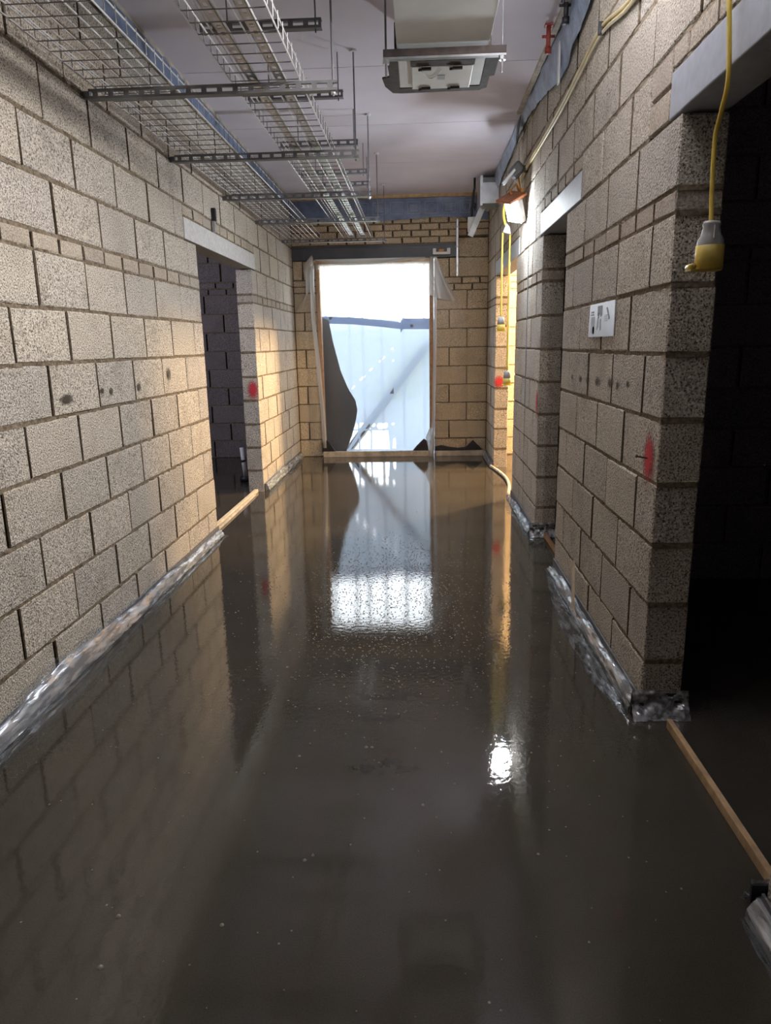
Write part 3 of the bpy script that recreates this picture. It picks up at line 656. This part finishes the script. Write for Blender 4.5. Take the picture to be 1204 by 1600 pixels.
TZ = CHZ + .041 + .008
basket('wire_tray', 'left wire basket cable tray running beside the left wall', -1.47, -1.115, TZ, .055, 8, .6, 8.44, True)
rt = basket('wire_tray', 'right wire basket cable tray with two slotted strips in it', -.84, -.53, TZ, .055, 6, .6, 8.44, True)
def lstrip(xc):
    m = MB(); t = .002; y0, y1 = 1.2, 8.42; z0 = TZ + .006; w = .041
    m.box((xc - w / 2, y0, z0), (xc - w / 2 + t, y1, z0 + .02)).box((xc + w / 2 - t, y0, z0), (xc + w / 2, y1, z0 + .02))
    m.box((xc - w / 2, y0, z0), (xc - .008, y1, z0 + t)).box((xc + .008, y0, z0), (xc + w / 2, y1, z0 + t))
    y = y0
    while y < y1: m.box((xc - .008, y, z0), (xc + .008, y + .03, z0 + t)); y += .06
    return m.build('slotted_strip', 'galv')
for x in (-.745, -.62): kid(lstrip(x), rt)

# ------------------------------------------------------------------ overhead: duct with access panel
du = empty('ventilation_duct', (.12, 3.9, 2.78), label='pale sheet steel duct under the ceiling with an access panel at its end', cat='duct')
kid(bevel(MB().box((-.10, .9, 2.785), (.345, 4.40, 3.08)).build('duct_body', 'duct'), .004), du)
kid(MB().box((-.105, 3.90, 2.776), (.35, 3.98, 2.79)).box((-.112, 3.86, 2.776), (-.10, 3.98, 2.9)).box((.345, 3.86, 2.776), (.357, 3.98, 2.9)).build('joint_seal', 'seal'), du)
def flange(pts, nm): return kid(MB().prism(pts, 'z', 2.782, 2.79).build(nm, 'seal'), du)
flange([(-.10, 3.95), (-.155, 4.0), (-.15, 4.22), (-.19, 4.24), (-.18, 4.36), (-.14, 4.47), (-.09, 4.48), (.345, 4.47), (.385, 4.43), (.385, 4.26), (.41, 4.25), (.41, 3.95), (.345, 3.95), (.345, 4.40), (-.10, 4.40)], 'end_seal')
ap = MB().box((-.03, 4.06, 2.770), (.285, 4.385, 2.785)).build('access_panel', 'white'); kid(bevel(ap, .003), du)
kid(MB().box((-.035, 3.985, 2.772), (.29, 4.055, 2.7849)).build('panel_gasket', 'seal'), du)
for x in (.045, .205):
    for y in (4.07, 4.36):
        c_ = MB().box((x - .025, y - .008, 2.758), (x + .025, y + .008, 2.77)).tube([(x - .04, y + .012, 2.764), (x + .015, y, 2.764)], .006, 6).build('latch', 'seal'); c_.parent = ap
lb = MB().box((.105, 4.18, 2.768), (.145, 4.24, 2.7699)).build('label', 'ink_grey'); lb.parent = ap
pw_ = MB().tube([(.02 + .1 * t / 8, 4.10 + .11 * math.sin(math.pi * t / 8), 2.765) for t in range(9)], .0018, 5).build('tether', 'ink_grey'); pw_.parent = ap
dh = empty('duct_hanger', (.12, 3.84, 2.73), label='dark steel channel on two rods carrying the pale duct', cat='hanger')
kid(MB().box((-.165, 3.822, 2.740), (.425, 3.86, 2.772)).build('channel', 'seal'), dh)
kid(MB().box((-.165, 3.826, 2.730), (.425, 3.856, 2.7399)).build('channel_lip', 'channel'), dh)
for x in (-.152, .408):
    kid(MB().tube([(x, 3.84, 2.66), (x, 3.84, ZC)], .0055, 6).build('rod', 'wire_dark'), dh)
    kid(MB().tube([(x, 3.84, 2.712), (x, 3.84, 2.73)], .017, 6).build('nut', 'galv'), dh)
# red and black drop fittings on the ceiling
for x, y, zb, mt, lab, nm in ((.728, 4.478, 2.955, 'redbrown', 'red painted drop fitting hanging from the ceiling by the right wall', 'drop_fitting'), (.765, 4.18, 2.985, 'black', 'black drop fitting hanging from the ceiling nearer than the red one', 'drop_fitting')):
    t = empty(nm, (x, y, ZC), label=lab, cat='fitting')
    kid(MB().tube([(x, y, zb + .02), (x, y, ZC)], .013, 10).build('stem', mt, None, True), t)
    kid(MB().tube([(x, y, zb), (x, y, zb + .03)], .019, 10).build('cap', mt, None, True), t)
    kid(MB().tube([(x - .035, y, zb + .085), (x + .035, y, zb + .085)], .008, 8).build('crossbar', mt, None, True), t)
    kid(MB().box((x - .022, y - .022, ZC - .012), (x + .022, y + .022, ZC)).build('base_plate', mt), t)

# ------------------------------------------------------------------ membranes at the tops of the long walls
def top_membrane(name, label, x, s, pts, mat, proud=.02):
    t = empty(name, (x, pts[0][0], ZC), label=label, cat='membrane')
    lo, hi = pts[0][0], pts[-1][0]
    def zb(y):
        for i in range(len(pts) - 1):
            if y <= pts[i + 1][0] or i == len(pts) - 2:
                f = (y - pts[i][0]) / (pts[i + 1][0] - pts[i][0]); return pts[i][1] * (1 - f) + pts[i + 1][1] * f
    def f(u, v):
        y = lo + (hi - lo) * u; b = zb(y) + .012 * noise.noise((y * 5, 0, x)); c = .014 * noise.noise((y * 7, v * 3, x))
        return (x + s * max(.006, proud * (.5 + .8 * math.sin(v * 2.4)) + c), y, b + (3.092 - b) * v)
    kid(MB().grid(f, int((hi - lo) * 16), 6).build('membrane', mat, None, True), t); return t
top_membrane('wall_top_membrane', 'dark blue membrane strip along the top of the left wall', XL, 1, [(1.0, 2.985), (4.0, 2.99), (5.0, 3.0), (7.0, 3.0), (8.9, 2.96)], 'blue')
t = top_membrane('wall_top_membrane', 'pale blue membrane strip sagging along the top of the right wall', XR, -1, [(1.0, 2.96), (3.8, 2.95), (4.3, 2.87), (4.5, 2.83), (5.0, 2.92), (5.7, 3.0), (6.1, 3.02), (8.0, 2.93)], 'blue_pale', .035)
kid(MB().box((XR - .05, 4.43, 2.79), (XR - .042, 4.47, 3.0)).build('hanging_tape', 'white'), t)
kid(MB().prism([(5.95, 3.06), (6.14, 3.05), (6.20, 2.95), (6.12, 2.90), (6.05, 2.99)], 'x', XR - .055, XR - .05).build('folded_corner', 'black'), t)
tag(MB().box((XL, 1.0, 3.075), (XL + .03, 8.95, ZC)).build('trim_2', 'batten_grey'), 'pale strip between ceiling and left wall', kind='structure')
tag(MB().box((XR - .075, 1.0, 3.08), (XR - .045, 6.0, ZC)).build('trim_3', 'batten_grey'), 'pale timber edge between ceiling and right wall', kind='structure')

# ------------------------------------------------------------------ right wall: duct stub, lamps, cables, sockets
gb = empty('duct_stub', (.73, 7.9, 2.79), label='galvanised duct stub coming out of the far right wall under the ceiling', cat='duct')
kid(bevel(MB().box((.655, 7.9, 2.79), (XR, 8.25, 3.04)).build('box', 'galv'), .004), gb)
kid(MB().box((.635, 7.885, 2.77), (.66, 8.27, 3.055)).build('flange', 'galv'), gb)
kid(MB().box((.66, 7.885, 2.99), (XR, 7.90, 3.035)).build('cleat', 'channel'), gb)
kid(MB().grid(lambda u, v: (.64 + .185 * u, 7.95 + .2 * v, 2.775 - .05 * abs(noise.noise((u * 6, v * 6, 1)))), 12, 8).build('torn_film', 'poly_fold', None, True), gb)
hb = empty('hanging_box', (.60, 8.2, 2.62), label='small white box hanging on black leads under the duct stub', cat='box')
kid(bevel(MB().box((.53, 8.18, 2.56), (.61, 8.24, 2.71)).build('casing', 'white'), .008), hb)
kid(MB().tube([(.57, 8.21, 2.71), (.57, 8.2, 2.80), (.59, 8.2, 2.86), (.61, 8.2, 2.84), (.605, 8.2, 2.78), (.58, 8.19, 2.83), (.59, 8.2, 2.95), (.60, 8.2, 3.0), (.60, 8.2, 3.1)], .012, 6).build('lead', 'black', None, True), hb)
hs = MB().box((-.03, -.004, -.32), (.03, .004, 0)).build('hanging_strap', 'poly_fold'); hs.location = (.675, 8.0, 2.78); hs.rotation_euler = (0, .42, 0)
tag(hs, 'white plastic strip hanging down from the duct stub', 'strip')
# lamps on the right wall
LP = Vector((.715, 5.85, 2.36))
wlm = empty('work_light', LP, label='lit white work light hung on the right wall by an orange holder', cat='lamp')
def obox(nm, mat, sz, loc, rot, par):
    o = MB().box(tuple(-s / 2 for s in sz), tuple(s / 2 for s in sz)).build(nm, mat); o.location = loc; o.rotation_euler = rot; bevel(o, min(sz) * .2); return kid(o, par)
LR = (.50, .25, -.95)
obox('housing', 'grey_plastic', (.14, .05, .175), LP + Vector((.034, .020, .016)), LR, wlm)
obox('lens', 'lens', (.115, .022, .15), LP + Vector((0, 0, 0)), LR, wlm)
obox('rim', 'rust', (.17, .17, .02), LP + Vector((-.01, -.02, .10)), LR, wlm)  # rim plate widened into a visor to keep lamp light off the ceiling
obox('holder', 'orange', (.02, .13, .08), LP + Vector((.075, .05, .13)), (0, 0, 0), wlm)
kid(MB().tube([tuple(LP + Vector((.02, .03, .10))), tuple(LP + Vector((-.02, .0, .15))), tuple(LP + Vector((.03, .02, .20))), tuple(LP + Vector((.06, .05, .15)))], .01, 6).build('hook', 'orange', None, True), wlm)
FPp = Vector((.735, 6.0, 2.66))
fl = empty('unlit_floodlight', FPp, label='unlit grey floodlight with a bright rim above the lit work light', cat='lamp')
obox('housing', 'channel', (.09, .10, .12), FPp + Vector((.03, .02, .03)), (.2, .75, 0), fl)
obox('rim', 'galv', (.025, .12, .14), FPp + Vector((-.03, .0, -.02)), (.2, .75, 0), fl)
obox('glass', 'black', (.01, .10, .12), FPp + Vector((-.045, -.005, -.035)), (.2, .75, 0), fl)
kid(MB().tube([tuple(FPp + Vector((.04, .02, .0))), tuple(FPp + Vector((.06, .03, -.1))), tuple(FPp + Vector((.07, .04, -.16)))], .008, 6).build('bracket', 'orange', None, True), fl)
def smooth_path(P_, k=6):
    P_ = [Vector(p) for p in P_]; out = []
    for i in range(len(P_) - 1):
        a, b, c, d = P_[max(i - 1, 0)], P_[i], P_[i + 1], P_[min(i + 2, len(P_) - 1)]
        for t in range(k):
            u = t / k; out.append(.5 * ((2 * b) + (c - a) * u + (2 * a - 5 * b + 4 * c - d) * u * u + (3 * b - a - 3 * c + d) * u ** 3))
    return out + [P_[-1]]
sc = empty('wall_cable', (.82, 4.0, 2.7), label='dusty yellow cable pair strung along the top of the right wall', cat='cable')
cp = [(.818, 1.2, 2.60), (.818, 2.6, 2.63), (.818, 3.14, 2.66), (.818, 3.58, 2.743), (.818, 3.98, 2.729), (.818, 4.46, 2.70), (.818, 5.09, 2.681), (.818, 5.88, 2.678), (.80, 6.1, 2.60)]
kid(MB().tube(smooth_path(cp), .0085, 8).build('cable', 'yellow_pale', None, True), sc)
kid(MB().tube(smooth_path([(x, y, z - .017 - (.01 if 2 < i < 6 else 0)) for i, (x, y, z) in enumerate(cp)]), .0075, 8).build('cable', 'yellow_pale', None, True), sc)
for y, z in ((3.58, 2.733), (5.88, 2.668)): kid(MB().box((.80, y - .012, z - .024), (.83, y + .012, z + .024)).build('cable_tie', 'black'), sc)
jb = empty('splitter_box', (.735, 6.4, 2.33), label='grey splitter with two yellow hanging leads under the work light', cat='splitter')
kid(bevel(MB().prism([(.705, 2.29), (.775, 2.27), (.765, 2.33), (.735, 2.365)], 'y', 6.37, 6.44).build('body', 'grey_plastic'), .005), jb)
kid(MB().tube(smooth_path([(.755, 6.3, 2.56), (.715, 6.35, 2.50), (.712, 6.38, 2.42), (.73, 6.4, 2.35)]), .011, 8).build('feed_cable', 'yellow', None, True), jb)
def small_socket(x, y, ztop, zs, label):
    kid(MB().tube(smooth_path([(x, y, ztop), (x - .003, y, (ztop + zs) / 2), (x - .002, y, zs + .10)]), .008, 8).build('lead', 'yellow', None, True), jb)
    t = empty('site_socket', (x, y, zs), label=label, cat='socket')
    kid(MB().tube([(x - .002, y, zs + .105), (x - .002, y, zs + .09), (x - .002, y, zs + .04)], .022, 10, .034).build('grip', 'grey_plastic', None, True), t)
    kid(MB().tube([(x - .002, y, zs + .04), (x - .002, y, zs - .015)], .036, 10).build('collar', 'socket_yellow', None, True), t)
    kid(MB().box((x - .045, y - .045, zs - .02), (x + .035, y + .035, zs - .015)).build('lid', 'socket_yellow'), t)
small_socket(.708, 6.4, 2.29, 1.50, 'small grey and yellow socket hanging higher on the left lead')
small_socket(.770, 6.4, 2.28, 1.04, 'small grey and yellow socket hanging lower on the right lead')
# large socket in front of the near doorway
X0, Y0 = .80, 2.105
bs = empty('hanging_site_socket', (X0, Y0, 1.58), label='grey and yellow socket dangling on a yellow cable before the near right doorway', cat='socket')
kid(MB().tube(smooth_path([(.80, 2.13, 2.60), (.80, 2.12, 2.30), (.80, 2.075, 2.06), (.80, 2.10, 1.98), (.80, 2.13, 1.92), (.80, 2.125, 1.80), (.80, 2.108, 1.69)]), .0065, 8).build('lead', 'yellow', None, True), bs)
g = MB(); prof = [(1.703, .021), (1.695, .024), (1.688, .022), (1.668, .026), (1.655, .034), (1.63, .036)]
k = 14; n0 = 0
for z, r in prof: g.v += [(X0 + r * math.cos(2 * math.pi * j / k), Y0 + r * math.sin(2 * math.pi * j / k) * .9, z) for j in range(k)]
for i in range(len(prof) - 1):
    for j in range(k): g.f.append((i * k + j, i * k + (j + 1) % k, (i + 1) * k + (j + 1) % k, (i + 1) * k + j))
g.f.append(tuple(range(k)))
kid(g.build('grip', 'grey_plastic', None, True), bs)
kid(MB().box((X0 - .004, Y0 - .035, 1.655), (X0 + .004, Y0 - .027, 1.69)).build('grip_rib', 'grey_plastic'), bs)
kid(MB().tube([(X0, Y0, 1.640), (X0, Y0, 1.578)], .0375, 14).build('collar', 'socket_yellow', None, True), bs)
kid(bevel(MB().box((X0 - .055, Y0 - .020, 1.573), (X0 + .030, Y0 + .025, 1.579)).build('lid', 'socket_yellow'), .002), bs)
kid(MB().tube([(X0 - .048, Y0 - .02, 1.585), (X0 - .048, Y0 + .02, 1.585)], .009, 8).build('hinge', 'socket_yellow', None, True), bs)
# poster
po = empty('wall_poster', (XR, 3.37, 1.41), label='small white laminated notice on the right wall with dark pictures', cat='poster')
kid(MB().prism([(3.155, 1.408), (3.617, 1.408), (3.595, 1.557), (3.150, 1.557)], 'x', XR - .007, XR - .004).build('sheet', 'paper'), po)
def patch(y0, y1, z0, z1, mat, nm='picture'): kid(MB().box((XR - .0085, y0, z0), (XR - .0071, y1, z1)).build(nm, mat), po)
patch(3.50, 3.56, 1.425, 1.50, 'ink_grey'); patch(3.50, 3.53, 1.422, 1.455, 'ink'); patch(3.51, 3.57, 1.506, 1.512, 'ink', 'text_line'); patch(3.515, 3.565, 1.517, 1.525, 'ink', 'text_line')
kid(MB().prism([(3.36, 1.545), (3.44, 1.545), (3.44, 1.50), (3.425, 1.515), (3.415, 1.49), (3.405, 1.515), (3.38, 1.495), (3.36, 1.505)], 'x', XR - .0085, XR - .0071).build('picture', 'ink'), po)
kid(MB().prism([(3.44, 1.497), (3.425, 1.497), (3.43, 1.455), (3.45, 1.44)], 'x', XR - .0085, XR - .0071).build('picture', 'ink_grey'), po)
kid(MB().prism([(3.40, 1.485), (3.38, 1.488), (3.375, 1.44), (3.39, 1.435)], 'x', XR - .0085, XR - .0071).build('picture', 'ink_grey'), po)
kid(MB().prism([(3.268, 1.533), (3.288, 1.531), (3.235, 1.48), (3.225, 1.488)], 'x', XR - .0085, XR - .0071).build('picture', 'ink'), po)
for i in range(4): patch(3.265, 3.315, 1.474 + .008 * i, 1.478 + .008 * i, 'ink_grey', 'text_line')
# survey marks and nail
def mark(parent, loc, r, axis):
    m = MB(); k = 16; m.v = [(math.cos(2 * math.pi * i / k), math.sin(2 * math.pi * i / k), 0) for i in range(k)]; m.f = [tuple(range(k))]
    o = m.build('paint_mark', 'spray', parent); o.location = loc; o.scale = (r[0], r[1], 1)
    global LASTMARK; LASTMARK = o
    o.rotation_euler = {'right': (math.pi / 2, 0, -math.pi / 2), 'left_jamb': (math.pi / 2, 0, 0)}[axis]; o['label'] = 'red sprayed survey mark'
mark(wr, (XR - .0055, 2.59, .972), (.075, .115), 'right')
mark(wr, (XR - .0055, 5.115, .97), (.05, .13), 'right')
mark(wr, (XR + .05, P3a - .0055, .965), (.075, .085), 'left_jamb')
mark(wl, (XL - .05, DL1 - .0055, .995), (.06, .11), 'left_jamb')
tag(MB().tube([(XR + .01, 2.60, .968), (XR - .045, 2.60, .978)], .0035, 6).tube([(XR - .043, 2.60, .978), (XR - .047, 2.60, .979)], .007, 6).build('nail', 'steel_dark'), 'dark nail driven into the red mark on the near right pier', 'nail')
tag(MB().box((XR + .004, 5.713, 0), (XR + .012, 5.727, ZC)).build('movement_joint', 'black', wr), 'dark vertical movement joint')
tag(MB().box((XR - .002, 5.727, .9), (XR + .004, 5.734, 1.95)).build('joint_filler', 'blue_pale', wr), 'thin pale blue filler line')
for i, (y, z, a, b) in enumerate(((3.045, 1.186, .075, .03), (3.40, 1.20, .03, .02), (3.50, 1.19, .03, .025), (3.86, 1.19, .035, .03), (4.35, 1.24, .04, .05))):
    mark(wl, (XL + .0058, y, z), (a, b), 'right'); o = LASTMARK
    o.data.materials.clear(); o.data.materials.append(M['stain']); o.name = 'dark_stain'; o['label'] = 'dark stain on the block'; o.rotation_euler = (math.pi / 2, 0, math.pi / 2)
for i, (y, z, a, b) in enumerate(((3.95, 1.20, .03, .02), (3.75, 1.198, .045, .022), (3.60, 1.20, .03, .02), (3.40, 1.205, .05, .03), (3.17, 1.21, .05, .03), (3.05, 1.206, .03, .025), (2.9, 1.22, .03, .02))):
    mark(wr, (XR - .0058, y, z), (a, b), 'right'); o = LASTMARK
    o.data.materials.clear(); o.data.materials.append(M['stain']); o.name = 'dark_stain'; o['label'] = 'dark stain on the block'
# bracket above the left doorway
bk = empty('wall_bracket', (XL, 5.60, 2.25), label='small black and zinc bracket above the left doorway lintel', cat='bracket')
kid(MB().box((XL + .002, 5.56, 2.31), (XL + .03, 5.60, 2.40)).build('clamp', 'black'), bk)
kid(MB().box((XL + .002, 5.565, 2.235), (XL + .02, 5.60, 2.31)).build('strap', 'galv'), bk)

# ------------------------------------------------------------------ bubbles and lumps on the screed
bb = MB()
def dome(x, y, r, h):
    n = len(bb.v); k = 6
    bb.v += [(x + r * math.cos(i * 1.0472), y + r * math.sin(i * 1.0472), .0003) for i in range(k)] + [(x + .62 * r * math.cos(i * 1.0472 + .5), y + .62 * r * math.sin(i * 1.0472 + .5), h * .75) for i in range(k)] + [(x, y, h)]
    bb.f += [(n + i, n + (i + 1) % k, n + k + i) for i in range(k)] + [(n + (i + 1) % k, n + k + (i + 1) % k, n + k + i) for i in range(k)] + [(n + k + i, n + k + (i + 1) % k, n + 12) for i in range(k)]
for i in range(2600):
    x, y = random.gauss(-.18, .32), random.gauss(4.1, .5) if i % 3 else random.gauss(3.2, .35)
    if XL + .1 < x < XR - .1: dome(x, y, random.uniform(.002, .0045), random.uniform(.0018, .004))
for i in range(420):
    x, y = random.uniform(XL + .15, XR - .15), random.uniform(1.0, 5.5); dome(x, y, random.uniform(.0015, .0038), random.uniform(.001, .003))
for x, y, r in ((-.75, 1.32, .008), (-.77, 1.47, .007), (-.50, 1.45, .006), (-.55, 1.04, .006), (-.33, 1.68, .006), (-.31, 1.70, .005), (-.43, 2.19, .006), (.0, 1.93, .006), (-.2, 2.25, .007), (-.18, 2.25, .006), (.32, 1.72, .005), (.05, 1.07, .005), (.42, 1.12, .005)): dome(x, y, r, r * .7)
tag(bb.build('screed_bubbles', 'bubble', None, True), 'tiny bubbles scattered over the wet screed', 'bubbles', kind='stuff')
